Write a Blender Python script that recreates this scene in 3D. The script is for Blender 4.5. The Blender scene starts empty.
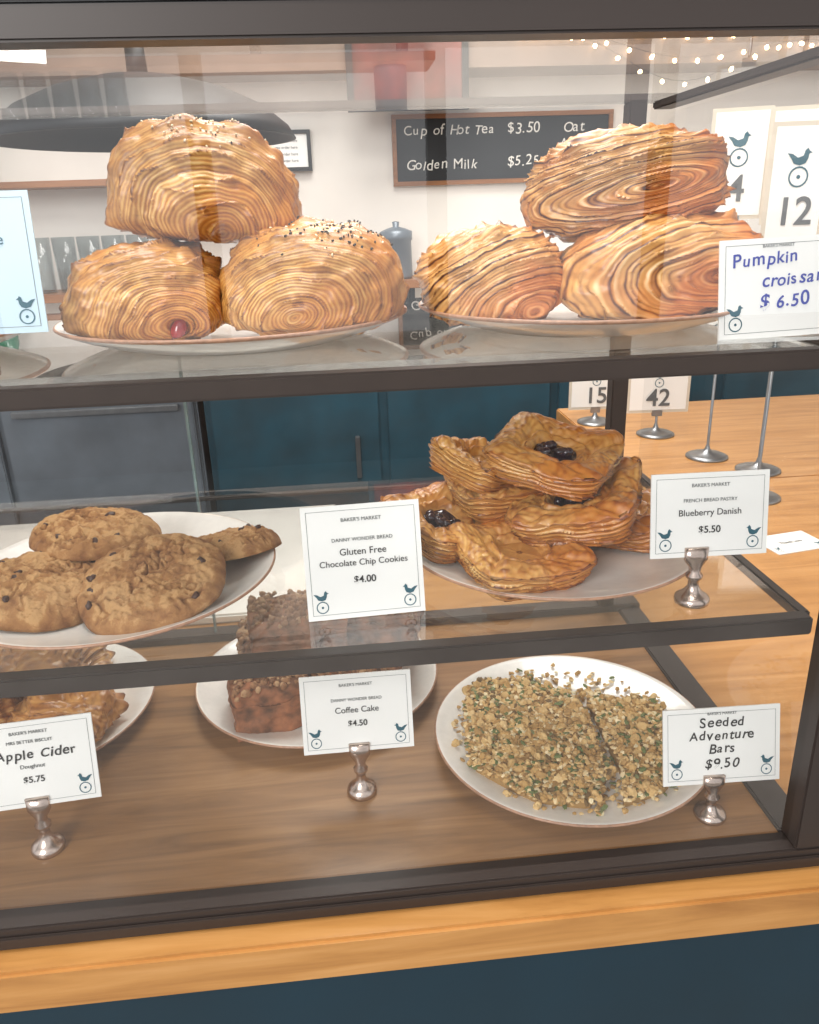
import bpy, bmesh, math, random
from mathutils import Vector, Matrix, Euler, noise
R = random.Random(7)
S = bpy.context.scene
COL = S.collection
try:
    S.view_settings.view_transform = 'Standard'
    S.view_settings.look = 'None'
except Exception: pass

# ------------------------------------------------------------------ materials
def srgb(c):
    return tuple(((x/255)/12.92 if x/255 <= .04045 else ((x/255+.055)/1.055)**2.4) for x in c)+(1,)
def newmat(name):
    m = bpy.data.materials.new(name); m.use_nodes = True
    nt = m.node_tree; b = nt.nodes['Principled BSDF']
    return m, nt, b
def N(nt, t, **kw):
    n = nt.nodes.new(t)
    for k, v in kw.items():
        if k in n.inputs: n.inputs[k].default_value = v
        else: setattr(n, k, v)
    return n
def ramp(nt, stops, interp='LINEAR'):
    r = nt.nodes.new('ShaderNodeValToRGB'); r.color_ramp.interpolation = interp
    e = r.color_ramp.elements
    while len(e) < len(stops): e.new(.5)
    for i, (p, c) in enumerate(stops):
        e[i].position = p; e[i].color = srgb(c)
    return r
def simple(name, c, rough=.5, metal=0., var=.06, scale=30, bump=0., spec=None, coat=0):
    m, nt, b = newmat(name)
    tc = N(nt, 'ShaderNodeTexCoord'); nz = N(nt, 'ShaderNodeTexNoise', Scale=scale, Detail=4.)
    nt.links.new(tc.outputs['Object'], nz.inputs['Vector'])
    lo = [max(0, x*(1-var)) for x in c]; hi = [min(255, x*(1+var)) for x in c]
    r = ramp(nt, [(.3, lo), (.7, hi)])
    nt.links.new(nz.outputs['Fac'], r.inputs['Fac']); nt.links.new(r.outputs['Color'], b.inputs['Base Color'])
    b.inputs['Roughness'].default_value = rough; b.inputs['Metallic'].default_value = metal
    if coat: b.inputs['Coat Weight'].default_value = coat
    if bump:
        bp = N(nt, 'ShaderNodeBump', Strength=bump, Distance=.002)
        nt.links.new(nz.outputs['Fac'], bp.inputs['Height']); nt.links.new(bp.outputs['Normal'], b.inputs['Normal'])
    return m
def wood(name, stops, scale=(2, 22, 22), rough=.4):
    m, nt, b = newmat(name)
    tc = N(nt, 'ShaderNodeTexCoord'); mp = N(nt, 'ShaderNodeMapping')
    mp.inputs['Scale'].default_value = scale
    nt.links.new(tc.outputs['Object'], mp.inputs['Vector'])
    nz = N(nt, 'ShaderNodeTexNoise', Scale=2.2, Detail=8., Roughness=.6, Distortion=.6)
    nt.links.new(mp.outputs['Vector'], nz.inputs['Vector'])
    r = ramp(nt, stops); nt.links.new(nz.outputs['Fac'], r.inputs['Fac'])
    nt.links.new(r.outputs['Color'], b.inputs['Base Color'])
    b.inputs['Roughness'].default_value = rough
    bp = N(nt, 'ShaderNodeBump', Strength=.15, Distance=.001)
    nt.links.new(nz.outputs['Fac'], bp.inputs['Height']); nt.links.new(bp.outputs['Normal'], b.inputs['Normal'])
    return m
def glass(name, ior=1.45, tint=(1, 1, 1, 1), mult=1.0, rough=.01, add=0.):
    m, nt, b = newmat(name); nt.nodes.remove(b)
    out = nt.nodes['Material Output']
    tr = N(nt, 'ShaderNodeBsdfTransparent'); tr.inputs['Color'].default_value = tint
    gl = N(nt, 'ShaderNodeBsdfGlossy'); gl.inputs['Roughness'].default_value = rough
    ge = N(nt, 'ShaderNodeNewGeometry')
    io = N(nt, 'ShaderNodeMath', operation='MULTIPLY_ADD'); io.inputs[1].default_value = 1/ior-ior; io.inputs[2].default_value = ior
    nt.links.new(ge.outputs['Backfacing'], io.inputs[0])
    fr = N(nt, 'ShaderNodeFresnel'); nt.links.new(io.outputs[0], fr.inputs['IOR'])
    mu = N(nt, 'ShaderNodeMath', operation='MULTIPLY_ADD'); mu.inputs[1].default_value = mult; mu.inputs[2].default_value = add
    mx = N(nt, 'ShaderNodeMixShader')
    nt.links.new(fr.outputs[0], mu.inputs[0]); nt.links.new(mu.outputs[0], mx.inputs[0])
    nt.links.new(tr.outputs[0], mx.inputs[1]); nt.links.new(gl.outputs[0], mx.inputs[2])
    nt.links.new(mx.outputs[0], out.inputs['Surface'])
    return m
def ringmat(name, freq, stops, nscale=60, namt=.25, rough=.38, coat=.25, patch=None, wob=5., f2=2.7, a1=.26, a2=.14, mid=.5, fade=(.7, 1.5, .35), shift=0., burst=.6, edge=.35):
    """laminated pastry: stripes driven by the modelled 'ring' layer coordinate; ridges brown like a baked crust"""
    m, nt, b = newmat(name)
    lk = nt.links.new
    def math_(op, a, bb=0., c=None):
        n = N(nt, 'ShaderNodeMath', operation=op)
        for i, v in enumerate((a, bb, c)):
            if v is None: continue
            if isinstance(v, (int, float)): n.inputs[i].default_value = v
            else: lk(v, n.inputs[i])
        return n.outputs[0]
    at = N(nt, 'ShaderNodeAttribute', attribute_name='ring').outputs['Fac']
    tc = N(nt, 'ShaderNodeTexCoord')
    nz = N(nt, 'ShaderNodeTexNoise', Scale=nscale, Detail=6., Roughness=.6); lk(tc.outputs['Object'], nz.inputs['Vector'])
    nl = N(nt, 'ShaderNodeTexNoise', Scale=14., Detail=3.); lk(tc.outputs['Object'], nl.inputs['Vector'])
    nm = N(nt, 'ShaderNodeTexNoise', Scale=38., Detail=3.); lk(tc.outputs['Object'], nm.inputs['Vector'])
    ph = math_('MULTIPLY_ADD', nl.outputs['Fac'], wob, math_('MULTIPLY', at, freq))
    ph = math_('MULTIPLY_ADD', nm.outputs['Fac'], 2.4, ph)
    s1 = math_('SINE', ph)
    s3 = math_('SINE', math_('MULTIPLY_ADD', nl.outputs['Fac'], 6., math_('MULTIPLY', ph, .37)))
    s2 = math_('SINE', math_('MULTIPLY_ADD', nm.outputs['Fac'], 3., math_('MULTIPLY', ph, f2)))
    mr = N(nt, 'ShaderNodeMapRange'); lk(at, mr.inputs[0])
    mr.inputs[1].default_value = fade[0]; mr.inputs[2].default_value = fade[1]; mr.inputs[3].default_value = 1.; mr.inputs[4].default_value = fade[2]
    fd = mr.outputs[0]
    env = math_('MULTIPLY', fd, math_('MULTIPLY_ADD', s3, burst*.5, 1-burst*.5))
    v = math_('MULTIPLY', math_('MULTIPLY', s1, a1), env)
    amp = math_('MULTIPLY', nm.outputs['Fac'], 2.)
    v = math_('ADD', v, math_('MULTIPLY', math_('MULTIPLY', math_('MULTIPLY', s2, a2), amp), fd))
    v = math_('ADD', v, math_('MULTIPLY_ADD', nz.outputs['Fac'], namt*2, -namt+mid))
    v = math_('ADD', v, math_('MULTIPLY_ADD', nl.outputs['Fac'], .60, -.30))
    if shift: v = math_('ADD', v, math_('MULTIPLY', math_('SUBTRACT', 1., fd), -shift))
    hgt = v
    if edge:
        ge = N(nt, 'ShaderNodeNewGeometry'); me_ = N(nt, 'ShaderNodeMapRange'); lk(ge.outputs['Pointiness'], me_.inputs[0])
        me_.inputs[1].default_value = .505; me_.inputs[2].default_value = .57; me_.inputs[3].default_value = 0.; me_.inputs[4].default_value = edge
        v = math_('SUBTRACT', v, math_('MULTIPLY', me_.outputs[0], math_('MULTIPLY', nm.outputs['Fac'], 2.)))
    r = ramp(nt, stops); lk(v, r.inputs['Fac'])
    last = r.outputs['Color']
    if patch:
        rp = ramp(nt, [(.42, (0, 0, 0)), (.6, (255, 255, 255))]); lk(nl.outputs['Fac'], rp.inputs['Fac'])
        mx = N(nt, 'ShaderNodeMix', data_type='RGBA', blend_type='MULTIPLY')
        lk(rp.outputs['Color'], mx.inputs[0]); lk(last, mx.inputs[6]); mx.inputs[7].default_value = srgb(patch)
        last = mx.outputs[2]
    lk(last, b.inputs['Base Color'])
    b.inputs['Roughness'].default_value = rough; b.inputs['Coat Weight'].default_value = coat
    b.inputs['Coat Roughness'].default_value = .3
    bp = N(nt, 'ShaderNodeBump', Strength=.6, Distance=.0012)
    lk(hgt, bp.inputs['Height']); lk(bp.outputs['Normal'], b.inputs['Normal'])
    return m
def attrmat(name, stops, rough=.8):
    m, nt, b = newmat(name)
    at = N(nt, 'ShaderNodeAttribute', attribute_name='ring')
    r = ramp(nt, stops); nt.links.new(at.outputs['Fac'], r.inputs['Fac'])
    nt.links.new(r.outputs['Color'], b.inputs['Base Color']); b.inputs['Roughness'].default_value = rough
    return m

M_frame = simple('dark_bronze_metal', (54, 45, 41), .45, .1, .04, 4)
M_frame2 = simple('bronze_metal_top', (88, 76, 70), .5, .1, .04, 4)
M_glass = glass('front_glass', 1.45, (1, 1, 1, 1), 2.5, .01, .025)
M_side = glass('side_glass', 1.45, (1, 1, 1, 1), .8)
M_shelf = glass('shelf_glass', 1.5, (.97, .985, .985, 1), 1.6)
M_edge = simple('glass_edge', (120, 140, 140), .15)
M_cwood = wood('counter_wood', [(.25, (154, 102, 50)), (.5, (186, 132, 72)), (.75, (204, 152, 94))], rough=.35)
M_iwood = wood('case_board_shaded', [(.25, (100, 68, 38)), (.5, (142, 102, 62)), (.75, (168, 126, 82))], rough=.32)  # darker than the counter: shadow inside the case mixed into its colour
M_teal = simple('teal_paint', (8, 42, 56), .5, 0, .08, 6)
M_teal2 = simple('teal_cabinet', (22, 64, 78), .5, 0, .15, 8)
M_wall = simple('white_plaster', (232, 227, 219), .8, 0, .03, 3)
M_brown = simple('muted_brown', (134, 114, 100), .7, 0, .10, 5)
M_ceil = simple('ceiling_paint', (150, 136, 126), .8, 0, .06, 3)
M_floor = simple('grey_floor', (150, 146, 140), .6, 0, .1, 4)
M_plate = simple('white_glaze', (242, 239, 233), .18, 0, .015, 120, coat=.4)
M_rim = simple('brown_rim', (176, 134, 108), .35, 0, .1, 200)
M_card = simple('card_white', (244, 244, 240), .5, 0, .01, 10)
M_cardb = simple('card_pale_blue', (196, 220, 232), .5, 0, .01, 10)
M_cardc = simple('card_cream', (214, 204, 186), .6, 0, .02, 10)
M_ink = simple('ink_black', (26, 26, 28), .6)
M_inkg = simple('ink_grey', (92, 96, 98), .6)
M_inkb = simple('ink_blue', (26, 50, 160), .6)
M_inkt = simple('ink_teal', (26, 88, 104), .6)
M_silver = simple('brushed_nickel', (206, 188, 176), .25, 1., .05)
M_steel = simple('steel', (150, 152, 154), .35, .9, .05)
M_dgrey = simple('fridge_grey', (112, 120, 128), .35, .2, .1, 5)
M_black = simple('black_enamel', (18, 18, 20), .5)
M_chalk = simple('chalkboard', (44, 46, 48), .8, 0, .12, 8)
M_chalkt = simple('chalk_text', (225, 222, 214), .9)
M_frw = wood('frame_wood', [(.3, (120, 78, 46)), (.7, (160, 108, 66))])
M_red = simple('red_print', (104, 50, 42), .7, 0, .3, 10)
M_white = simple('white_counter', (214, 210, 204), .3)
M_palerefl = simple('pale_reflection', (226, 221, 213), .3, 0, .08, 6)
M_green = simple('green_bottle', (40, 110, 80), .15)
M_jam = simple('raspberry_jam', (132, 18, 22), .15, 0, .2, 60, coat=.8)

gold = [(0., (92, 52, 20)), (.2, (138, 86, 36)), (.4, (184, 128, 60)), (.58, (212, 164, 92)), (.78, (232, 196, 130)), (1., (246, 226, 174))]
M_cro = ringmat('croissant_crust', 52, gold, 80, .30, .40, .26, patch=(222, 186, 136), wob=12, mid=.53, a1=.17, a2=.15, fade=(.75, 1.4, .3), shift=.10, burst=1.0, edge=.26)
M_pump = ringmat('pumpkin_croissant_crust', 36, [(0., (50, 28, 26)), (.15, (84, 48, 34)), (.26, (146, 92, 48)), (.42, (196, 144, 82)), (.58, (210, 156, 90)), (.75, (230, 190, 132)), (1., (242, 218, 174))], 60, .12, .40, .26, patch=(226, 176, 138), wob=10, f2=2.3, a1=.33, a2=.13, mid=.52, fade=(.8, 2., .85), burst=.9, edge=.12)
M_dan = ringmat('danish_pastry', 44, [(0., (96, 52, 18)), (.22, (148, 90, 38)), (.42, (190, 130, 62)), (.62, (222, 172, 98)), (.82, (238, 200, 134)), (1., (250, 226, 176))], 50, .30, .38, .34, patch=(224, 180, 126), wob=4, mid=.58, a1=.24, a2=.16, fade=(1.3, 1.9, .35), shift=.0, burst=.8, edge=.45)
M_blue = simple('blueberry_filling', (40, 24, 38), .15, 0, .3, 80, coat=.8)
M_frit = ringmat('fritter_crust', 30, [(0., (110, 62, 26)), (.3, (168, 108, 52)), (.6, (206, 150, 84)), (1., (232, 192, 128))], 50, .3, .4, .3)
def cookiemat():
    m, nt, b = newmat('cookie_dough'); lk = nt.links.new
    tc = N(nt, 'ShaderNodeTexCoord')
    nz = N(nt, 'ShaderNodeTexNoise', Scale=90., Detail=8., Roughness=.75); lk(tc.outputs['Object'], nz.inputs['Vector'])
    at = N(nt, 'ShaderNodeAttribute', attribute_name='ring')
    ad = N(nt, 'ShaderNodeMath', operation='MULTIPLY_ADD'); ad.inputs[1].default_value = .9
    lk(nz.outputs['Fac'], ad.inputs[0]); lk(at.outputs['Fac'], ad.inputs[2])
    r = ramp(nt, [(.35, (84, 48, 24)), (.62, (138, 90, 48)), (.9, (172, 124, 74)), (1., (198, 154, 102))])
    lk(ad.outputs[0], r.inputs['Fac'])
    lk(r.outputs['Color'], b.inputs['Base Color']); b.inputs['Roughness'].default_value = .75
    bp = N(nt, 'ShaderNodeBump', Strength=1., Distance=.003)
    lk(nz.outputs['Fac'], bp.inputs['Height']); lk(bp.outputs['Normal'], b.inputs['Normal'])
    return m
M_cookie = cookiemat()
M_choc = simple('dark_chocolate', (66, 38, 26), .45)
M_oat = attrmat('oats_and_seeds', [(0., (78, 66, 38)), (.12, (138, 104, 58)), (.35, (190, 150, 90)), (.65, (218, 184, 126)), (.9, (246, 230, 190)), (1., (104, 116, 66))], .7)
M_cake = simple('cake_crumb', (128, 82, 54), .8, 0, .35, 70, .8)
M_crumb = attrmat('streusel', [(0., (120, 80, 52)), (.5, (162, 118, 82)), (1., (200, 164, 124))], .85)
M_seed = attrmat('seeds', [(0., (40, 32, 26)), (.25, (60, 48, 36)), (.3, (232, 214, 176)), (1., (244, 230, 200))], .6)
def emis(name, c, s):
    m, nt, b = newmat(name); b.inputs['Emission Color'].default_value = srgb(c); b.inputs['Emission Strength'].default_value = s
    b.inputs['Base Color'].default_value = srgb(c); return m
M_bulb = emis('bulb_glow', (255, 222, 170), 12)

# ------------------------------------------------------------------ mesh helpers
def mk(name, verts, faces, mats, parent=None, loc=(0, 0, 0), rot=(0, 0, 0), smooth=True, ring=None, fm=None):
    me = bpy.data.meshes.new(name); me.from_pydata([tuple(v) for v in verts], [], faces); 
    for m in (mats if isinstance(mats, (list, tuple)) else [mats]): me.materials.append(m)
    if smooth: me.polygons.foreach_set('use_smooth', [True]*len(me.polygons))
    if fm: me.polygons.foreach_set('material_index', fm)
    if ring:
        a = me.attributes.new('ring', 'FLOAT', 'POINT'); a.data.foreach_set('value', ring)
    me.update()
    o = bpy.data.objects.new(name, me); COL.objects.link(o)
    o.location = loc; o.rotation_euler = rot
    if parent: o.parent = parent
    return o
def empty(name, loc=(0, 0, 0), rot=(0, 0, 0)):
    o = bpy.data.objects.new(name, None); o.empty_display_size = .02; COL.objects.link(o); o.location = loc; o.rotation_euler = rot
    return o
def box(name, x0, x1, y0, y1, z0, z1, mat, parent=None, bev=0., loc=None, rot=(0, 0, 0)):
    bm = bmesh.new(); bmesh.ops.create_cube(bm, size=1)
    cx, cy, cz = (x0+x1)/2, (y0+y1)/2, (z0+z1)/2
    for v in bm.verts: v.co = Vector((v.co.x*(x1-x0), v.co.y*(y1-y0), v.co.z*(z1-z0)))
    if bev: bmesh.ops.bevel(bm, geom=bm.edges[:], offset=bev, segments=2, affect='EDGES')
    me = bpy.data.meshes.new(name); bm.to_mesh(me); bm.free(); me.materials.append(mat)
    o = bpy.data.objects.new(name, me); COL.objects.link(o); o.location = (cx, cy, cz); o.rotation_euler = rot
    if parent: o.parent = parent
    return o
def lathe(prof, seg=64):
    vs = []; fs = []; n = len(prof)
    for i in range(seg):
        a = 2*math.pi*i/seg
        for r, z in prof: vs.append((r*math.cos(a), r*math.sin(a), z))
    for i in range(seg):
        j = (i+1) % seg
        for k in range(n-1): fs.append((i*n+k, j*n+k, j*n+k+1, i*n+k+1))
    return vs, fs
def ico(sub=1):
    bm = bmesh.new(); bmesh.ops.create_icosphere(bm, subdivisions=sub, radius=1)
    v = [x.co.copy() for x in bm.verts]; f = [tuple(q.index for q in p.verts) for p in bm.faces]; bm.free(); return v, f
ICO1 = ico(1); ICO2 = ico(2)
class Acc:
    def __init__(s): s.v = []; s.f = []; s.r = []; s.m = []
    def add(s, v, f, r=0., m=0):
        o = len(s.v); s.v += [tuple(x) for x in v]; s.f += [tuple(i+o for i in q) for q in f]
        s.r += ([r]*len(v) if not isinstance(r, list) else r); s.m += [m]*len(f)
    def obj(s, name, mats, parent=None, loc=(0, 0, 0), rot=(0, 0, 0), smooth=True):
        return mk(name, s.v, s.f, mats, parent, loc, rot, smooth, s.r, s.m)
def blob(acc, p, sc, r=0., m=0, jit=.25, base=ICO1, flat=False):
    rm = Euler((R.uniform(-.5, .5), R.uniform(-.5, .5), R.uniform(0, 6))).to_matrix() if flat else Euler((R.uniform(0, 6), R.uniform(0, 6), R.uniform(0, 6))).to_matrix()
    vs = []
    for v in base[0]:
        w = Vector((v.x*sc[0], v.y*sc[1], v.z*sc[2]))*(1+R.uniform(-jit, jit)); vs.append(rm@w+Vector(p))
    acc.add(vs, base[1], r, m)

def plate(loc, r=.138):
    k = r/.138
    prof = [(0, .0045), (.05, .0045), (.085, .005), (.1, .0075), (.118, .0125), (.132, .0175), (.1368, .0192), (.138, .0188), (.1383, .0175), (.136, .016), (.12, .0095), (.1, .003), (.088, 0.), (.08, 0), (0, .0005)]
    prof = [(a*k, b) for a, b in prof]
    vs, fs = lathe(prof, 96); n = len(prof)-1
    fm = [1 if (i % n) in (6, 7, 8) else 0 for i in range(len(fs))]
    return mk('dinner_plate', vs, fs, [M_plate, M_rim], None, loc, (0, 0, 0), True, None, fm)

def spow(x, e): return math.copysign(abs(x)**e, x)
def lam(name, loc, size, rot, mat, c=(0, -.3), asp=.9, seed=0, amp=.0006, freq=46, lump=.004, low=.5, depthk=.55, nu=240, nv=150, lean=0., ex=.82, ey=.7, tilt=0., hole=0., ledge=.0045):
    """laminated pastry, origin at its base. Layers are nested arcs round a swirl centre c on the face and wrap over the top."""
    W, D_, H = size; vs = []; fs = []; rg = []
    ct, st = math.cos(tilt), math.sin(tilt)
    for i in range(nv+1):
        ph = math.pi*i/nv
        for j in range(nu):
            th = 2*math.pi*j/nu
            n = Vector((math.sin(ph)*math.cos(th), -math.cos(ph), math.sin(ph)*math.sin(th)))
            X, Y, Z = spow(n.x, ex), spow(n.y, ey), spow(n.z, ex)
            if Z < 0: Z *= low
            else: X += lean*Z
            nn = noise.noise(Vector((X*1.6+seed*7.3, Y*1.6, Z*1.6+seed)))
            n2 = noise.noise(Vector((X*4+seed*3.1, Y*4, Z*4)))
            n3 = noise.noise(Vector((X*9+seed*2.1, Y*9, Z*9)))
            dx, dz = X-c[0], Z-c[1]
            dx, dz = dx*ct+dz*st, -dx*st+dz*ct
            rad = math.sqrt(dx*dx+(dz/asp)**2)
            d = rad+depthk*(Y+1)/2+.13*nn+.04*n2
            w = math.sin(d*freq+nn*1.5)
            w2 = math.sin(d*freq*.31+n2*2.5)
            w3 = math.sin(d*freq*.13+nn*3)
            saw = ((d*4.2+.7*nn) % 1.0); led = (saw**4)*(.40+1.2*n2)
            off = amp*(w*.8+1.8*w2+2.2*w3)*(.5+.9*abs(n2))+lump*nn+lump*.6*n2+lump*.22*n3+ledge*led
            p = Vector((X*W/2, Y*D_/2, (Z+low)/(1+low)*H))+n*off
            if hole and Y < 0: p.y += hole*math.exp(-(rad/.16)**2)
            p.z = max(p.z, 0.)
            vs.append(p); rg.append(d)
    for i in range(nv):
        for j in range(nu):
            k = (j+1) % nu
            fs.append((i*nu+j, (i+1)*nu+j, (i+1)*nu+k, i*nu+k))
    return mk(name, vs, fs, mat, None, loc, rot, True, rg)
def seeds(parent, size, n, cx=0, spread=.5, dark=.3):
    a = Acc(); vv = [v.co for v in parent.data.vertices if v.co.z > size[2]*.72 and v.co.y < size[1]*.25]
    t = 0
    while n > 0 and t < 20000:
        t += 1; p = R.choice(vv)
        if R.random() > math.exp(-((p.x/size[0]*2-cx)/spread)**2)*min(1, (p.z/size[2]-.70)*4): continue
        blob(a, (p.x+R.uniform(-.002, .002), p.y+R.uniform(-.002, .002), p.z+.0004), (.0010, .0007, .0015), (R.uniform(0, .2) if R.random() < dark else R.uniform(.4, 1)), 0, .1); n -= 1
    a.obj('seeds', M_seed, parent)

def cookie(loc, dia, rot, seed, h=.016, chips=7):
    vs = []; fs = []; rg = []; nr, nt = 70, 180; r0 = dia/2; A = Acc()
    def top(r, th):
        e = 1+.045*noise.noise(Vector((math.cos(th)*1.4+seed*5, math.sin(th)*1.4, seed)))+.014*noise.noise(Vector((math.cos(th)*6+seed*5, math.sin(th)*6, seed)))
        x, y = r*r0*e*math.cos(th), r*r0*e*math.sin(th)
        q = Vector((x*45+seed*9, y*45, seed))
        z = h*(1-.30*r**3)*(math.sqrt(max(0, 1-r**8)))
        f = min(1, (1-r)*8)
        z += f*(.0032*noise.noise(q)+.0026*noise.noise(q*2.3)+.0019*noise.noise(q*5)+.0012*noise.noise(q*9))
        wq = Vector((x*42+seed*3+1.1*noise.noise(q*1.3), y*42+1.1*noise.noise(q*1.7+Vector((5, 0, 0))), seed*2))
        dd = noise.voronoi(wq)[0]
        g = dd[1]-dd[0]; cr = max(0, 1-g/.12)*max(0, min(1, .5+2.2*noise.noise(q*.6)))
        z -= f*.0034*cr
        return x, y, max(z, .0005), .50-.36*cr*f+.22*noise.noise(q*.8)+.24*noise.noise(q*3)-.15*max(0, r-.8)/.2  # cracks lower the ring value: crease shadow painted into the colour
    t = top(0, 0); vs.append(t[:3]); rg.append(t[3])
    for i in range(1, nr+1):
        for j in range(nt):
            t = top(i/nr, 2*math.pi*j/nt); vs.append(t[:3]); rg.append(t[3])
    for j in range(nt): vs.append((vs[1+(nr-1)*nt+j][0]*.9, vs[1+(nr-1)*nt+j][1]*.9, 0)); rg.append(.3)
    vs.append((0, 0, 0)); rg.append(.3)
    for j in range(nt): fs.append((0, 1+j, 1+(j+1) % nt))
    for i in range(nr):
        for j in range(nt):
            k = (j+1) % nt; fs.append((1+i*nt+j, 1+(i+1)*nt+j, 1+(i+1)*nt+k, 1+i*nt+k))
    l = len(vs)-1
    for j in range(nt): fs.append((l, 1+nr*nt+(j+1) % nt, 1+nr*nt+j))
    A.add(vs, fs, rg, 0)
    for _ in range(chips):
        r, th = math.sqrt(R.random())*.85, R.uniform(0, 6.28); x, y, z, _q = top(r, th)
        blob(A, (x, y, z-.0024), (.0048, .0038, .0030), 0, 1, .25, ICO2)
    return A.obj('chocolate_chip_cookie', [M_cookie, M_choc], None, loc, rot)

def danish(loc, w, h, rot, seed, nexp=6.5, fill=True, d=None):
    """square puff-pastry: flaky open sides with splayed layers, raised folded border, berry well"""
    prof = []
    for i in range(12): prof.append((i/11*.34, .62, 'f'))
    for i in range(1, 14):
        t = i/13; prof.append((.34+t*.12, .62+.26*math.sin(t*math.pi/2), 't'))
    for i in range(1, 10):
        t = i/9; prof.append((.46+t*.12, .88-.10*math.sin(t*math.pi), 't'))
    for i in range(1, 12):
        t = i/11; prof.append((.58+t*.12, .88+.12*math.sin(t*math.pi/2), 't'))
    for i in range(1, 20):
        t = i/19; prof.append((.70+.27*math.sin(t*math.pi/2), 1-.14*(1-math.cos(t*math.pi/2)), 't'))
    for i in range(1, 56):
        t = i/55; prof.append((.97-.16*t**1.5, .86*(1-t), 's'))
    prof.append((.5, 0, 'b')); prof.append((0.001, 0, 'b'))
    nt = 260; vs = []; rg = []; fs = []; fm = []; n = len(prof); r0 = w/2*.92; dk = (d or w)/w
    nz = noise.noise
    for j in range(nt):
        th = 2*math.pi*j/nt
        Rr = 1/((abs(math.cos(th))**nexp+abs(math.sin(th))**nexp)**(1/nexp))
        cn = max(0, (Rr-1)/.3)
        edgew = nz(Vector((math.cos(th)*3+seed*2, math.sin(th)*3, seed)))
        for k, (rf, zf, tag) in enumerate(prof):
            px, py = math.cos(th)*rf, math.sin(th)*rf
            nn = nz(Vector((px*1.8+seed*4, py*1.8, zf+seed)))
            n2 = nz(Vector((px*5+seed*4, py*5, zf*2+seed)))
            n3 = nz(Vector((px*11+seed*4, py*11, zf*5+seed)))
            rr = rf*(1+(Rr-1)*min(1, rf*1.3)); zz = zf*h
            lay = 0
            if tag == 's':
                lf = zf*6.2+nn*.9+.3*n2
                fr = lf-math.floor(lf)
                sheet = nz(Vector((math.floor(lf)*3.7+seed, math.cos(th)*2.2, math.sin(th)*2.2)))
                lip = fr**2.2
                rr += .055*lip*(.7+sheet)-.03*(1-lip)*.5+.034*sheet+.014*n2+.025*nn+.008*n3
                zz += h*.05*sheet*lip
                lay = zf*1.05+nn*.08
            elif tag == 't':
                zz += h*(.09*nn+.09*n2+.06*n3); lay = 1.75+rf*.55+nn*.2; rr += .012*n2+.02*nn*rf
                s = (th/(math.pi/2)) % 1
                zz -= h*.14*math.exp(-((s-.30-.35*(rf-.46)+.06*nn)/.045)**2)*min(1, max(0, (rf-.36)*6))
            else: zz += h*.05*nn; lay = 1.9
            if tag != 'b':
                zz += h*.22*nz(Vector((px*.9+seed, py*.9, seed*3)))*min(1, zf*1.5)
                zz += .26*h*cn**2*rf*zf+.08*h*edgew*rf*rf*zf
            vs.append((rr*r0*math.cos(th), rr*r0*math.sin(th)*dk, max(zz, 0))); rg.append(lay)
    for j in range(nt):
        m = (j+1) % nt
        for k in range(n-1):
            fs.append((j*n+k, j*n+k+1, m*n+k+1, m*n+k)); fm.append(1 if (fill and k < 11) else 0)
    A = Acc(); A.v = [tuple(v) for v in vs]; A.f = fs; A.r = rg; A.m = fm
    if fill:
        for _ in range(11):
            r, th = math.sqrt(R.random())*.28, R.uniform(0, 6.28)
            blob(A, (r*r0*math.cos(th), r*r0*math.sin(th)*dk, h*.68), (.0050, .0050, .0042), 0, 1, .05, ICO2)
    return A.obj('blueberry_danish', [M_dan, M_blue], None, loc, rot)

# ------------------------------------------------------------------ signs
def text(parent, s, size, x, z, mat, align='CENTER', y=-.0012, shear=0., bold=0.):
    c = bpy.data.curves.new('lettering', 'FONT'); c.body = s; c.size = size; c.align_x = align; c.align_y = 'CENTER'
    c.extrude = .0001; c.shear = shear; c.offset = bold; c.materials.append(mat)
    o = bpy.data.objects.new('lettering', c); COL.objects.link(o); o.parent = parent
    o.location = (x, y, z); o.rotation_euler = (math.pi/2, 0, 0); return o
ADV = {'i': .27, 'l': .27, ' ': .35, 'm': .86, 'w': .75, 't': .36, 'r': .40, '.': .28, 'f': .36, 's': .45, 'c': .48, 'A': .68, 'P': .58, 'C': .66, 'S': .55, 'B': .60, 'O': .74, 'M': .82, 'G': .70, 'k': .5}
def hand(parent, s, size, x, z, mat, y=-.0014, slope=0., bold=.0001):
    """marker handwriting: each letter set by hand with small wobbles"""
    r2 = random.Random(s)
    ws = [ADV.get(ch, .56)*size*1.04 for ch in s]; cx = x-sum(ws)/2
    for ch, w in zip(s, ws):
        if ch != ' ':
            k = size*r2.uniform(.92, 1.12)
            c = bpy.data.curves.new('handwriting', 'FONT'); c.body = ch; c.size = k; c.align_x = 'LEFT'; c.align_y = 'BOTTOM_BASELINE'
            c.extrude = .0001; c.shear = r2.uniform(0, .22); c.offset = bold; c.materials.append(mat)
            o = bpy.data.objects.new('handwriting', c); COL.objects.link(o); o.parent = parent
            o.location = (cx, y, z-size*.33+slope*(cx-x)+r2.uniform(-.05, .05)*size); o.rotation_euler = (math.pi/2, r2.uniform(-.10, .10)-slope, 0)
        cx += w
def rect(acc, x0, x1, z0, z1, y, m):
    acc.add([(x0, y, z0), (x1, y, z0), (x1, y, z1), (x0, y, z1)], [(0, 1, 2, 3)], 0, m)
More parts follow.
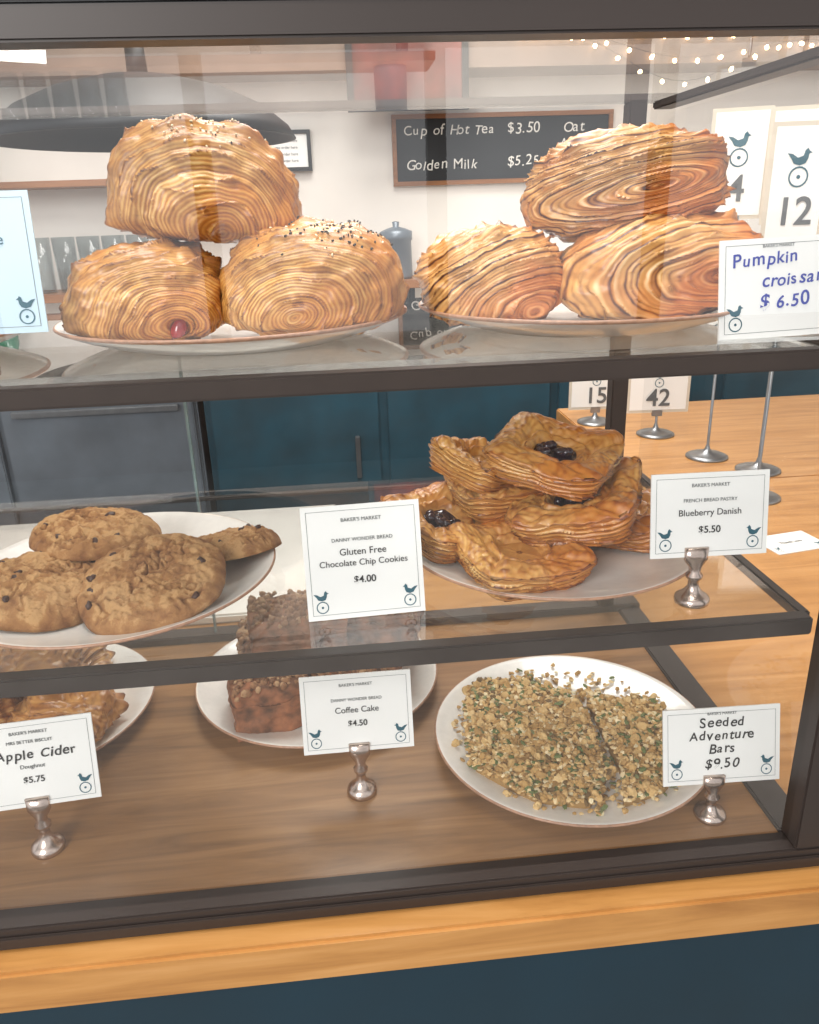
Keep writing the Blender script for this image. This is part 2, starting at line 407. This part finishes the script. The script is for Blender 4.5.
def icon(acc, x, z, s, y, m, flip=1):
    seg = 20
    vs = []; fs = []
    for i in range(seg):
        a = 2*math.pi*i/seg
        vs += [(x+s*.5*math.cos(a), y, z+s*.5*math.sin(a)), (x+s*.42*math.cos(a), y, z+s*.42*math.sin(a))]
    for i in range(seg):
        j = (i+1) % seg; fs.append((2*i, 2*j, 2*j+1, 2*i+1))
    acc.add(vs, fs, 0, m)
    acc.add([(x+s*.1*math.cos(a*.6283), y, z+s*.1*math.sin(a*.6283)) for a in range(10)], [tuple(range(10))], 0, m)
    sil = [(-.75, 1.25), (-.5, .95), (-.35, .7), (0, .6), (.3, .7), (.42, .95), (.45, 1.2), (.62, 1.25), (.45, 1.35), (.36, 1.5), (.22, 1.38), (.15, 1.1), (-.15, 1.0), (-.45, 1.2)]
    acc.add([(x+flip*a*s*.9, y, z+b*s*.9) for a, b in sil], [tuple(range(len(sil)))], 0, m)
def card(parent, w, h, lines, icons=True, border=True, mats=(M_card, M_inkt, M_inkg), s=.010):
    A = Acc(); t = .0008
    A.add([(-w/2, -t, 0), (w/2, -t, 0), (w/2, -t, h), (-w/2, -t, h), (-w/2, t, 0), (w/2, t, 0), (w/2, t, h), (-w/2, t, h)],
          [(0, 1, 2, 3), (5, 4, 7, 6), (4, 0, 3, 7), (1, 5, 6, 2), (3, 2, 6, 7), (4, 5, 1, 0)], 0, 0)
    if border:
        e = .004; b = .0003
        for (x0, x1, z0, z1) in ((-w/2+e, w/2-e, h-e-b, h-e), (-w/2+e, w/2-e, e, e+b), (-w/2+e, -w/2+e+b, e, h-e), (w/2-e-b, w/2-e, e, h-e)):
            rect(A, x0, x1, z0, z1, -t-.0003, 2)
    if icons:
        icon(A, -w/2+.012, .0105, s, -t-.0004, 1, 1)
        if icons is True: icon(A, w/2-.012, .0105, s, -t-.0004, 1, -1)
    o = A.obj('card', list(mats), parent, smooth=False)
    for l in lines:
        if l[0] == 'H': hand(parent, l[1], l[2], l[4], l[3], l[5], -t-.0006, l[6], l[7])
        else:
            (st, size, x, z, mt, sh, bo) = l; text(parent, st, size, x, z, mt, 'CENTER', -t-.0006, sh, bo)
    return o
def holder(parent, z0, ztop):
    prof = [(0, 0), (.0135, 0), (.0142, .002), (.0135, .0045), (.0105, .0065), (.007, .009), (.0045, .013), (.0042, .017), (.0065, .0195), (.0068, .0215), (.0045, .024), (.0052, .028), (.0085, .0315), (.0098, .0335), (.0098, .0425), (0, .0425)]
    k = (ztop-z0)/.0425
    vs, fs = lathe([(a, b*k) for a, b in prof], 40)
    vs = [(x, y*(.45 if z > .030*k else 1), z) for x, y, z in vs]
    return mk('clip_stand', vs, fs, M_silver, parent, (0, .0, z0))
def price_sign(x, y, zfloor, zcard, w, h, lines, tilt=12, yaw=0, icons=True, stand=True, s=.010, dx=0, mats=None, roll=0):
    e = empty('price_sign', (x, y, zfloor), (0, 0, math.radians(yaw)))
    c = empty('card_panel', (dx, .0005 if stand else 0, zcard), (math.radians(-tilt), math.radians(roll), 0)); c.parent = e
    card(c, w, h, lines, icons, s=s, mats=mats or (M_card, M_inkt, M_inkg))
    if stand: holder(e, 0, zcard+.008)
    return e
def L(s, size, z, m=None, x=0, sh=0., bo=0.): return (s, size, x, z, m or M_inkg, sh, bo)
def H(s, size, z, x=0, m=None, slope=0., bo=.00012): return ('H', s, size, z, x, m or M_ink, slope, bo)

# ------------------------------------------------------------------ levels
ZF, ZM, ZU, ZT = .905, 1.112, 1.326, 1.507
XL, XR, YB = -.80, .366, .425
ZC = .885
D = math.radians

# room shell
box('floor', -3.2, 3.2, -4.2, 2.5, -.05, 0, M_floor)
box('wall_back', -3.2, 3.2, 2.4, 2.5, 0, 3.0, M_wall)
box('reflection_band', -3.2, 3.1, 2.2, 2.4, 1.815, 3.0, M_brown)  # brown band added to stand in for a dark reflection up high
box('ceiling', -3.2, 3.2, -1.2, 2.5, 3.0, 3.05, M_ceil)
box('wall_right', 3.1, 3.2, -.2, 2.4, 0, 3.0, M_wall)
box('baseboard_back', -3.1, 3.1, 2.385, 2.4, 0, .1, M_white)
box('wall_front', -3.2, 3.2, -4.2, -4.1, 0, .75, M_brown)
wf = empty('streak_window_1', (0, 0, 0))  # unseen front wall and window bars, added for streaks reflected in the glass
for x in (-3.15, -1.9, -.65, .6, 1.85, 3.1): box('streak_bar', x-.05, x+.05, -4.2, -4.1, .75, 3.0, M_black, wf)
box('transom', -3.2, 3.2, -4.2, -4.1, 2.2, 2.28, M_black, wf)
box('head', -3.2, 3.2, -4.2, -4.1, 3.0, 3.2, M_black, wf)

# counter
ctr = empty('service_counter', (0, 0, 0))
box('wood_top', -1.6, 1.7, -.036, .95, ZC-.042, ZC, M_cwood, ctr, .003)
box('wood_return', .60, 1.7, .95, 1.62, ZC-.042, ZC, M_cwood, ctr, .003)
box('front_panel', -1.6, 1.7, -.018, .0, .08, ZC-.042, M_teal, ctr)
box('toe_kick', -1.6, 1.7, .03, .05, 0, .08, M_black, ctr)
box('carcass', -1.58, 1.68, 0.05, .90, .08, ZC-.043, M_teal, ctr)
box('return_carcass', .64, 1.68, .90, 1.58, 0, ZC-.043, M_teal, ctr)
box('reflection_slab', -1.1, -.02, .50, .92, ZC, ZC+.014, M_palerefl, None, .003)  # pale slab added to stand in for the bright reflection behind the case

# display case
dc = empty('display_case', (0, 0, 0))
F = lambda n, *a, m=M_frame, b=.0015: box(n, *a, m, dc, b)
F('bottom_rail_front', XL, XR+.018, -.014, .008, ZC, .907)
F('bottom_rail_lip', XL, XR+.018, -.0165, -.014, ZC+.009, .900)
F('base_rail_right', XR-.012, XR+.018, .008, YB+.015, ZC, .909)
F('base_rail_back', XL, XR+.018, YB-.01, YB+.015, ZC, .915)
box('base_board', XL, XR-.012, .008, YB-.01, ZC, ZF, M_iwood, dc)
F('top_rail_front', XL, XR+.018, -.014, .008, ZT, ZT+.017)
F('top_groove', XL, XR+.018, -.010, .008, ZT+.017, ZT+.021, m=M_black)  # black strip paints the shadow of the recess
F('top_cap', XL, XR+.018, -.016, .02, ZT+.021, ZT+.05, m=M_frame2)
F('top_rail_right', XR-.004, XR+.018, .008, YB+.015, ZT+.006, ZT+.014)
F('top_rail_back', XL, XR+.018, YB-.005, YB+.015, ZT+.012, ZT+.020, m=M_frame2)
F('post_front_right', XR-.010, XR+.018, -.014, .010, .907, ZT)
F('post_back_right', XR-.038, XR-.018, YB-.008, YB+.012, .909, ZT+.012)
F('post_front_left', XL, XL+.02, -.014, .010, .907, ZT)
F('post_back_left', XL, XL+.02, YB-.008, YB+.018, .909, ZT+.01)
F('shelf_bar_middle', XL, XR-.010, .012, .026, ZM-.014, ZM+.001)
F('shelf_bar_upper', XL, XR-.010, .012, .026, ZU-.018, ZU-.004)
for z, n in ((ZM, 'middle'), (ZU, 'upper')):
    F('shelf_side_rail_'+n, XR-.014, XR-.004, .026, YB-.008, z-.010, z-.001)
    F('shelf_back_rail_'+n, XL, XR-.010, YB-.022, YB-.012, z-.010, z-.0065)
    box('glass_shelf_'+n, XL+.01, XR-.016, .026, YB-.012, z-.006, z, M_shelf, dc)
def pane(name, pts, mat): return mk(name, pts, [(0, 1, 2, 3)], mat, dc, smooth=False)
pane('front_glass', [(XL, -.002, .905), (XR, -.002, .905), (XR, -.002, ZT+.002), (XL, -.002, ZT+.002)], M_glass)
pane('side_glass', [(XR+.004, 0, .907), (XR+.004, YB, .907), (XR+.004, YB, ZT), (XR+.004, 0, ZT)], M_side)
pane('top_glass', [(XL, 0, ZT+.010), (XR, 0, ZT+.010), (XR, YB, ZT+.010), (XL, YB, ZT+.010)], M_side)
box('sliding_door_edge', -.1815, -.1785, YB-.003, YB+.003, .915, ZU, M_edge, dc)

# ------------------------------------------------------------------ upper shelf
plate((-.079, .166, ZU)); plate((.208, .166, ZU)); plate((-.372, .15, ZU))
zb = ZU+.0055
c = lam('croissant', (-.139, .128, zb), (.116, .085, .072), (0, 0, D(10)), M_cro, (.35, -.22), .8, 1, lean=.08, hole=.018)
a = Acc(); blob(a, (.020, -.031, .013), (.010, .006, .006), 0, 0, .15, ICO2); a.obj('jam_filling', M_jam, c)
s2 = (.138, .09, .082)
c = lam('croissant', (-.017, .120, zb), s2, (0, 0, D(-10)), M_cro, (-.05, -.15), .7, 2, lean=.08, tilt=.5, ey=.85); seeds(c, s2, 170, .35, .40, .55)
s3 = (.136, .09, .084)
c = lam('croissant', (-.092, .150, ZU+.075), s3, (0, D(5), D(4)), M_cro, (.15, -.20), .85, 3, low=.32, lean=-.12, hole=.016, tilt=-.3); seeds(c, s3, 110, -.1, .45, .03)
lam('pumpkin_croissant', (.130, .150, zb), (.116, .09, .073), (0, D(-3), D(8)), M_pump, (.35, -.40), .6, 4, freq=40, depthk=.7, low=.6, tilt=.35, lean=-.06)
lam('pumpkin_croissant', (.259, .130, zb), (.162, .095, .078), (0, D(-3), D(-4)), M_pump, (.45, .0), .75, 5, freq=40, depthk=.6, low=.75, tilt=.1, hole=.008)
lam('pumpkin_croissant', (.237, .158, ZU+.068), (.158, .095, .078), (0, D(-4), D(-3)), M_pump, (.15, .05), .34, 6, freq=40, depthk=.6, low=.75, tilt=.20, lean=.05)
lam('chocolate_pastry', (-.385, .13, zb), (.13, .10, .035), (0, 0, 0), M_cake, (.1, -.1), .5, 9, freq=20)
price_sign(.312, .045, ZU-.002, .002, .084, .068, [H('Pumpkin', .0120, .054, -.009, M_inkb, .04), H('croissant', .0120, .040, .014, M_inkb, .04), H('$ 6.50', .0125, .025, .006, M_inkb, .04, .00016), L('BAKER\'S MARKET', .0030, .0625)], 8, 0, 1, False, roll=-1.5)
price_sign(-.243, .06, ZU, .024, .10, .09, [L('Ham & Cheese', .010, .06, M_inkt), L('Croissant', .010, .045, M_inkt), L('$6.25', .010, .028, M_inkt)], 8, 4, mats=(M_cardb, M_inkt, M_inkg))

# ------------------------------------------------------------------ middle shelf
plate((-.2055, .160, ZM)); plate((.188, .175, ZM))
cookie((-.164, .108, ZM+.024), .124, (D(15), D(-5), 0), 1, .017)
cookie((-.262, .122, ZM+.014), .118, (D(9), D(4), 1), 2, .023)
cookie((-.235, .205, ZM+.030), .116, (D(6), 0, 2), 3, .019)
cookie((-.108, .188, ZM+.014), .088, (D(12), D(8), 3), 4, .019)
cookie((-.20, .185, ZM+.007), .11, (0, 0, 3), 5)
danish((.145, .116, ZM+.010), .114, .028, (D(7), 0, D(16)), 1, fill=False)
danish((.082, .175, ZM+.020), .106, .028, (D(14), D(10), D(38)), 2)
danish((.262, .182, ZM+.010), .104, .028, (D(2), 0, D(-28)), 3, fill=False)
danish((.190, .240, ZM+.010), .11, .034, (0, 0, D(40)), 4)
danish((.145, .200, ZM+.038), .10, .030, (0, 0, D(15)), 8, fill=False)
danish((.208, .150, ZM+.040), .124, .032, (D(10), D(-8), D(-24)), 5)
danish((.120, .190, ZM+.070), .088, .028, (D(12), D(14), D(42)), 6, fill=False)
danish((.186, .163, ZM+.084), .120, .026, (D(7), D(8), D(-32)), 7)
price_sign(.011, .070, ZM, .0005, .095, .092, [L('BAKER\'S MARKET', .0042, .080), L('DANNY WONDER BREAD', .0042, .064), L('Gluten Free', .0078, .054, M_ink), L('Chocolate Chip Cookies', .0071, .045, M_ink), L('$4.00', .008, .031, M_ink, 0, 0, .0001)], 14, 3, True, False)
price_sign(.276, .055, ZM, .040, .095, .068, [L('BAKER\'S MARKET', .004, .058), L('FRENCH BREAD PASTRY', .004, .046), L('Blueberry Danish', .0073, .036, M_ink), L('$5.50', .008, .022, M_ink, 0, 0, .0001)], 10, -2, dx=.010)

# ------------------------------------------------------------------ bottom shelf
plate((.2115, .153, ZF)); plate((-.046, .295, ZF)); plate((-.367, .276, ZF))
def inpoly(x, y, P):
    c = False; j = len(P)-1
    for i in range(len(P)):
        if ((P[i][1] > y) != (P[j][1] > y)) and x < (P[j][0]-P[i][0])*(y-P[i][1])/(P[j][1]-P[i][1])+P[i][0]: c = not c
        j = i
    return c
PA = [(-.096, .100), (-.03, .092), (.022, .055), (.020, -.070), (-.012, -.112), (-.06, -.098), (-.112, -.045)]
PB = [(.033, .062), (.096, .035), (.108, -.050), (.06, -.10), (.014, -.114), (.029, -.07)]
G = Acc()
for P in (PA, PB):
    cx = sum(p[0] for p in P)/len(P); cy = sum(p[1] for p in P)/len(P)
    vs = []; n = 14; seg = 60; fs = []
    per = []
    for i in range(seg):
        t = i/seg*len(P); k = int(t); f = t-k; a = P[k]; b = P[(k+1) % len(P)]
        per.append((a[0]+(b[0]-a[0])*f, a[1]+(b[1]-a[1])*f))
    for s in range(n+1):
        for i in range(seg):
            fr = min(.94, s/(n-2)); x = cx+(per[i][0]-cx)*fr; y = cy+(per[i][1]-cy)*fr
            z = .017+.003*noise.noise(Vector((x*60, y*60, 0))) if s <= n-2 else (.009 if s == n-1 else .004)
            vs.append((x, y, z))
    for s in range(n):
        for i in range(seg):
            j = (i+1) % seg; fs.append((s*seg+i, (s+1)*seg+i, (s+1)*seg+j, s*seg+j))
    G.add(vs, fs, .25, 0)
cnt = 0
while cnt < 6200:
    x, y = R.uniform(-.125, .125), R.uniform(-.125, .125); rr = math.hypot(x, y)
    if rr > .120: continue
    ins = inpoly(x, y, PA) or inpoly(x, y, PB)
    lim = .20 if not (x > .0 and y > .045) else .10
    if x < -.10 or rr > .112: lim *= .4
    if not ins and R.random() > lim: continue
    hz = .0195+.006*noise.noise(Vector((x*40, y*40, 0)))
    z = (hz+R.uniform(-.003, .002)) if ins else (.006+max(0, rr-.09)*.25+R.uniform(0, .003))
    k = R.random(); u = min(.92, max(.16, R.gauss(.55, .24)))
    if k < .68: blob(G, (x, y, z), (R.uniform(.0022, .0042), R.uniform(.0018, .0030), R.uniform(.0007, .0012)), u, 0, .25, ICO1, True)
    elif k < .77: blob(G, (x, y, z+.0012), (.0046, .0024, .0010), R.choice([1., .99, 1., .06]), 0, .08, ICO1, True)
    elif k < .96: blob(G, (x, y, z), (R.uniform(.0018, .0030),)*3, R.uniform(.2, .9), 0, .35)
    else: blob(G, (x, y, z+.001), (R.uniform(.004, .006), R.uniform(.0035, .005), .003), R.uniform(.25, .7), 0, .35, ICO2)
    cnt += 1
G.obj('seeded_oat_bars', [M_oat], None, (.2115, .153, ZF), smooth=False)

def cake(loc, size, rot, seed):
    bm = bmesh.new(); bmesh.ops.create_cube(bm, size=1)
    bmesh.ops.subdivide_edges(bm, edges=bm.edges[:], cuts=26, use_grid_fill=True)
    for v in bm.verts:
        p = Vector((v.co.x*size[0], v.co.y*size[1], (v.co.z+.5)*size[2]))
        m = max(abs(v.co.x), abs(v.co.y))
        q = p*70+Vector((seed*5, 0, 0))
        p += Vector((noise.noise(q), noise.noise(q+Vector((9, 0, 0))), noise.noise(q+Vector((0, 9, 0)))))*.004
        p += Vector((noise.noise(q*3), noise.noise(q*3+Vector((9, 0, 0))), 0))*.0015
        if v.co.z > .3 and m > .4: p.z -= .004*(m-.4)*10
        v.co = p
    vs = [v.co.copy() for v in bm.verts]; fs = [tuple(x.index for x in f.verts) for f in bm.faces]; bm.free()
    A = Acc(); A.add(vs, fs, .2, 0)
    for _ in range(280):
        x, y = R.uniform(-.48, .48)*size[0], R.uniform(-.48, .48)*size[1]
        s = R.uniform(.002, .005); blob(A, (x, y, size[2]+R.uniform(-.002, .003)), (s, s, s*.8), R.random(), 1, .3)
    return A.obj('coffee_cake_slice', [M_cake, M_crumb], None, loc, rot)
cake((-.095, .235, ZF+.006), (.082, .07, .052), (0, 0, D(12)), 1)
cake((.000, .255, ZF+.006), (.085, .07, .045), (0, 0, D(-14)), 2)
cake((-.095, .335, ZF+.006), (.085, .075, .048), (0, 0, D(5)), 3)
cake((.0, .350, ZF+.006), (.085, .075, .048), (0, 0, D(-5)), 4)
cake((-.065, .290, ZF+.062), (.10, .08, .045), (0, 0, D(8)), 5)
cake((.035, .310, ZF+.058), (.08, .08, .040), (0, 0, D(-12)), 6)
for i, (x, y, z, w) in enumerate([(-.305, .230, .006, .11), (-.41, .235, .006, .11), (-.345, .32, .006, .11), (-.352, .27, .050, .115)]):
    lam('apple_cider_fritter', (x, y, ZF+z), (w, w*.85, .055), (D(4), D(6*i-8), D(40*i)), M_frit, (.2*i-.3, .2), .6, 20+i, amp=.002, freq=22, lump=.010, nu=120, nv=80)

price_sign(-.280, .072, ZF, .047, .104, .076, [L('BAKER\'S MARKET', .004, .066), L('MRS BETTER BISCUIT', .004, .058), H('Apple Cider', .0115, .047, .004), L('Doughnut', .0050, .036), L('$5.75', .0078, .024, M_ink, 0, 0, .0001)], 14, 5)
price_sign(-.003, .108, ZF, .047, .102, .074, [L('BAKER\'S MARKET', .004, .064), L('DANNY WONDER BREAD', .004, .050), L('Coffee Cake', .008, .040, M_ink), L('$4.50', .008, .027, M_ink, 0, 0, .0001)], 14, 0)
price_sign(.305, .036, ZF, .035, .104, .069, [L('BAKER\'S MARKET', .0034, .0640), H('Seeded', .0116, .056), H('Adventure', .0116, .044), H('Bars', .0116, .032), H('$9.50', .0118, .018)], 14, -2, dx=.007)

# ------------------------------------------------------------------ behind the case
bb = empty('back_bar', (0, 0, 0))
box('cabinet_body', -.43, 2.4, 2.0, 2.38, .0, .95, M_teal2, bb)
box('worktop', -1.7, 2.4, 1.96, 2.395, .952, .985, M_white, bb, .004)
for i in range(5):
    x = -.42+i*.56
    box('cabinet_door', x+.01, x+.54, 1.982, 2.0, .12, .93, M_teal2, bb, .003)
    box('door_pull', x+.46, x+.475, 1.965, 1.982, .6, .74, M_steel, bb, .002)
fr = empty('undercounter_refrigerator', (0, 0, 0))
box('body', -1.65, -.45, 2.0, 2.38, .0, .945, M_dgrey, fr, .005)
for i in range(2):
    box('door', -1.64+i*.6, -1.06+i*.6, 1.975, 2.0, .1, .93, M_dgrey, fr, .004)
    box('handle', -1.60+i*.6, -1.10+i*.6, 1.95, 1.965, .86, .88, M_steel, fr, .003)

def frame_board(name, x, z, w, h, face, frame, t=.014, y=2.385):
    e = empty(name, (x, y, z))
    box('panel', -w/2, w/2, -.004, .006, -h/2, h/2, face, e)
    for n, a in (('frame_top', (-w/2-t, w/2+t, -.012, .008, h/2, h/2+t)), ('frame_bottom', (-w/2-t, w/2+t, -.012, .008, -h/2-t, -h/2)), ('frame_left', (-w/2-t, -w/2, -.012, .008, -h/2, h/2)), ('frame_right', (w/2, w/2+t, -.012, .008, -h/2, h/2))):
        box(n, *a, frame, e)
    return e
e = frame_board('chalkboard_menu', .60, 1.60, .72, .19, M_chalk, M_frw)
for s, x, z in (('Cup of Hot Tea', -.18, .06), ('Golden Milk', -.21, -.045), ('$3.50', .07, .06), ('$5.25', .07, -.04), ('Oat', .24, .06), ('Almond', .27, .01)):
    hand(e, s, .043, x, z, M_chalkt, -.007, 0., .0001)
e = frame_board('framed_print', .265, 1.845, .33, .25, M_red, M_black, .02, 2.19)
e = frame_board('framed_notice', -.13, 1.61, .15, .10, M_card, M_black, .012)
for k in range(4): text(e, 'please order here', .012, 0, .03-.02*k, M_inkg, 'CENTER', -.006)
ws = empty('wall_shelf', (0, 0, 0))
box('board', -1.3, -.12, 2.22, 2.395, 1.515, 1.535, M_frw, ws, .002)
for x in (-1.2, -.3): box('bracket', x, x+.02, 2.25, 2.39, 1.46, 1.515, M_black, ws, .002)
ws = empty('wall_shelf', (0, 0, 0))
box('board', -1.3, .35, 2.18, 2.395, 1.175, 1.2, M_frw, ws, .002)
for x in (-1.2, -.2, .25): box('bracket', x, x+.02, 2.2, 2.39, 1.12, 1.175, M_black, ws, .002)
gt = glass('tumbler_glass', 1.5, (.88, .91, .92, 1), 1.0, .05)
for i in range(5):
    v, f = lathe([(0, .004), (.028, .004), (.034, .17), (.036, .17), (.031, 0), (0, 0)], 32)
    mk('glass_tumbler', v, f, gt, None, (-.93+i*.078, 2.27, 1.2))
v, f = lathe([(0, 0), (.035, 0), (.037, .01), (.037, .08), (.03, .10), (.014, .12), (.013, .14), (.016, .143), (.016, .155), (0, .155)], 32)
mk('syrup_bottle', v, f, M_green, None, (-1.10, 2.3, 1.535))
v, f = lathe([(0, 0), (.05, 0), (.052, .01), (.05, .12), (.054, .125), (.054, .15), (.03, .16), (.01, .165), (.012, .18), (0, .183)], 32)
mk('coffee_canister', v, f, M_dgrey, None, (.22, 2.28, 1.2))
# black dome added to stand in for a dark reflected arch
pl = empty('dark_arch_reflection', (-.385, 1.45, 1.605))
prof = [(.02, .1), (.09, .092), (.18, .07), (.26, .035), (.31, -.005), (.325, -.03), (.318, -.03), (.30, -.005), (.25, .028), (.17, .062), (.08, .084), (.02, .09)]
v, f = lathe(prof, 72); mk('arch_dome', v, f, M_black, pl)
v, f = lathe([(.0, .16), (.02, .15), (.022, .09), (0, .09)], 24); mk('dome_neck', v, f, M_black, pl)
v, f = lathe([(0, 1.395), (.004, 1.395), (.004, .15), (0, .15)], 10); mk('dome_rod', v, f, M_black, pl)
v, f = lathe([(0, .085), (.02, .08), (.03, .06), (.025, .045), (0, .035)], 24); mk('dome_glow', v, f, M_bulb, pl)  # glowing piece added inside the dome, no lamp hangs here
# string lights swagged on the face of the brown band
A = Acc()
for s in range(3):
    pts = [Vector((.62+t*.95, 2.190-.004*s, 1.92-.045*s+.28*(t-.5)**2*(1 if s != 1 else .4)-.05*t+s*.02*math.sin(t*9))) for t in [i/26 for i in range(27)]]
    for a, b in zip(pts, pts[1:]):
        d = (b-a); u = Vector((0, 0, 1)).cross(d).normalized()*.001; w = Vector((0, 0, .001))
        A.add([a-u, a+w, a+u, b-u, b+w, b+u], [(0, 1, 4, 3), (1, 2, 5, 4), (2, 0, 3, 5)], 0, 1)
    for i, p in enumerate(pts):
        if (i+s) % 2 == 0: blob(A, p-Vector((0, 0, .010)), (.007, .007, .009), 0, 0, 0)
A.obj('string_lights', [M_bulb, M_black])
# table number stands
def numstand(x, y, zc, w, h, num, yaw=0, base=.045):
    e = empty('table_number_stand', (x, y, ZC), (0, 0, D(yaw)))
    v, f = lathe([(0, 0), (base, 0), (base, .004), (base*.8, .008), (.012, .012), (.006, .02), (.003, .03), (.003, zc-ZC-h/2), (0, zc-ZC-h/2)], 40)
    mk('base_and_rod', v, f, M_steel, e)
    box('card_clip', -.012, .012, -.004, .004, zc-ZC-h/2-.008, zc-ZC-h/2+.006, M_steel, e)
    c = empty('card_panel', (0, 0, zc-ZC-h/2)); c.parent = e
    A = Acc(); rect(A, -w/2, w/2, 0, h, 0, 0); rect(A, -w/2+.007, w/2-.007, .007, h-.007, -.001, 1)
    icon(A, 0, h*.56, h*.17, -.002, 2)
    A.obj('card', [M_cardc, M_card, M_inkt], c, smooth=False)
    text(c, num, min(h*.45, w*.62), 0, h*.27, M_inkg, 'CENTER', -.003, 0, .0008)
    return e
numstand(.775, .848, 1.437, .10, .19, '12', -8)
numstand(.800, 1.11, 1.48, .11, .20, '4', -22)
numstand(.761, 1.308, 1.005, .15, .13, '42', -5)
numstand(.655, 1.45, .985, .14, .13, '15', -5)
numstand(.86, 1.0, 1.47, .11, .20, '7', -22)
pc = empty('paper_card', (.73, .60, ZC+.001), (D(-90), 0, D(10)))
card(pc, .10, .07, [L('Thank you', .01, .035, M_ink)])

# ------------------------------------------------------------------ lights
W = bpy.data.worlds.new('World'); S.world = W; W.use_nodes = True
bg = W.node_tree.nodes['Background']; bg.inputs[0].default_value = (.95, .97, 1, 1); bg.inputs[1].default_value = 1.05
def area(name, loc, tgt, size, en, col=(1, 1, 1)):
    l = bpy.data.lights.new(name, 'AREA'); l.energy = en; l.size = size; l.color = col
    o = bpy.data.objects.new(name, l); COL.objects.link(o); o.location = loc
    o.rotation_euler = (Vector(tgt)-Vector(loc)).to_track_quat('-Z', 'Y').to_euler()
area('daylight_window_light', (-1.4, -2.4, 2.5), (0, .2, 1.1), 1.2, 74, (1, 1, .98))
area('overhead_fill', (.2, 1.4, 2.9), (.2, 1.7, 0), 1.2, 62, (1, .98, .94))  # unseen fill lamp added to brighten the back wall
area('overhead_fill', (0, -.2, 2.9), (0, .25, 0), .8, 36, (1, .98, .94))  # unseen fill lamp added to brighten the upper shelf

# ------------------------------------------------------------------ camera
cam = bpy.data.cameras.new('camera'); co = bpy.data.objects.new('camera', cam); COL.objects.link(co)
cam.sensor_fit = 'VERTICAL'; cam.sensor_height = 24; cam.lens = 24*790/1024; cam.clip_start = .01
co.location = (0, -.5, 1.42)
M = Matrix.Rotation(D(-4.8), 4, 'Z') @ Matrix.Rotation(D(90-21), 4, 'X') @ Matrix.Rotation(D(-1.95), 4, 'Z')
co.rotation_euler = M.to_euler()
S.camera = co
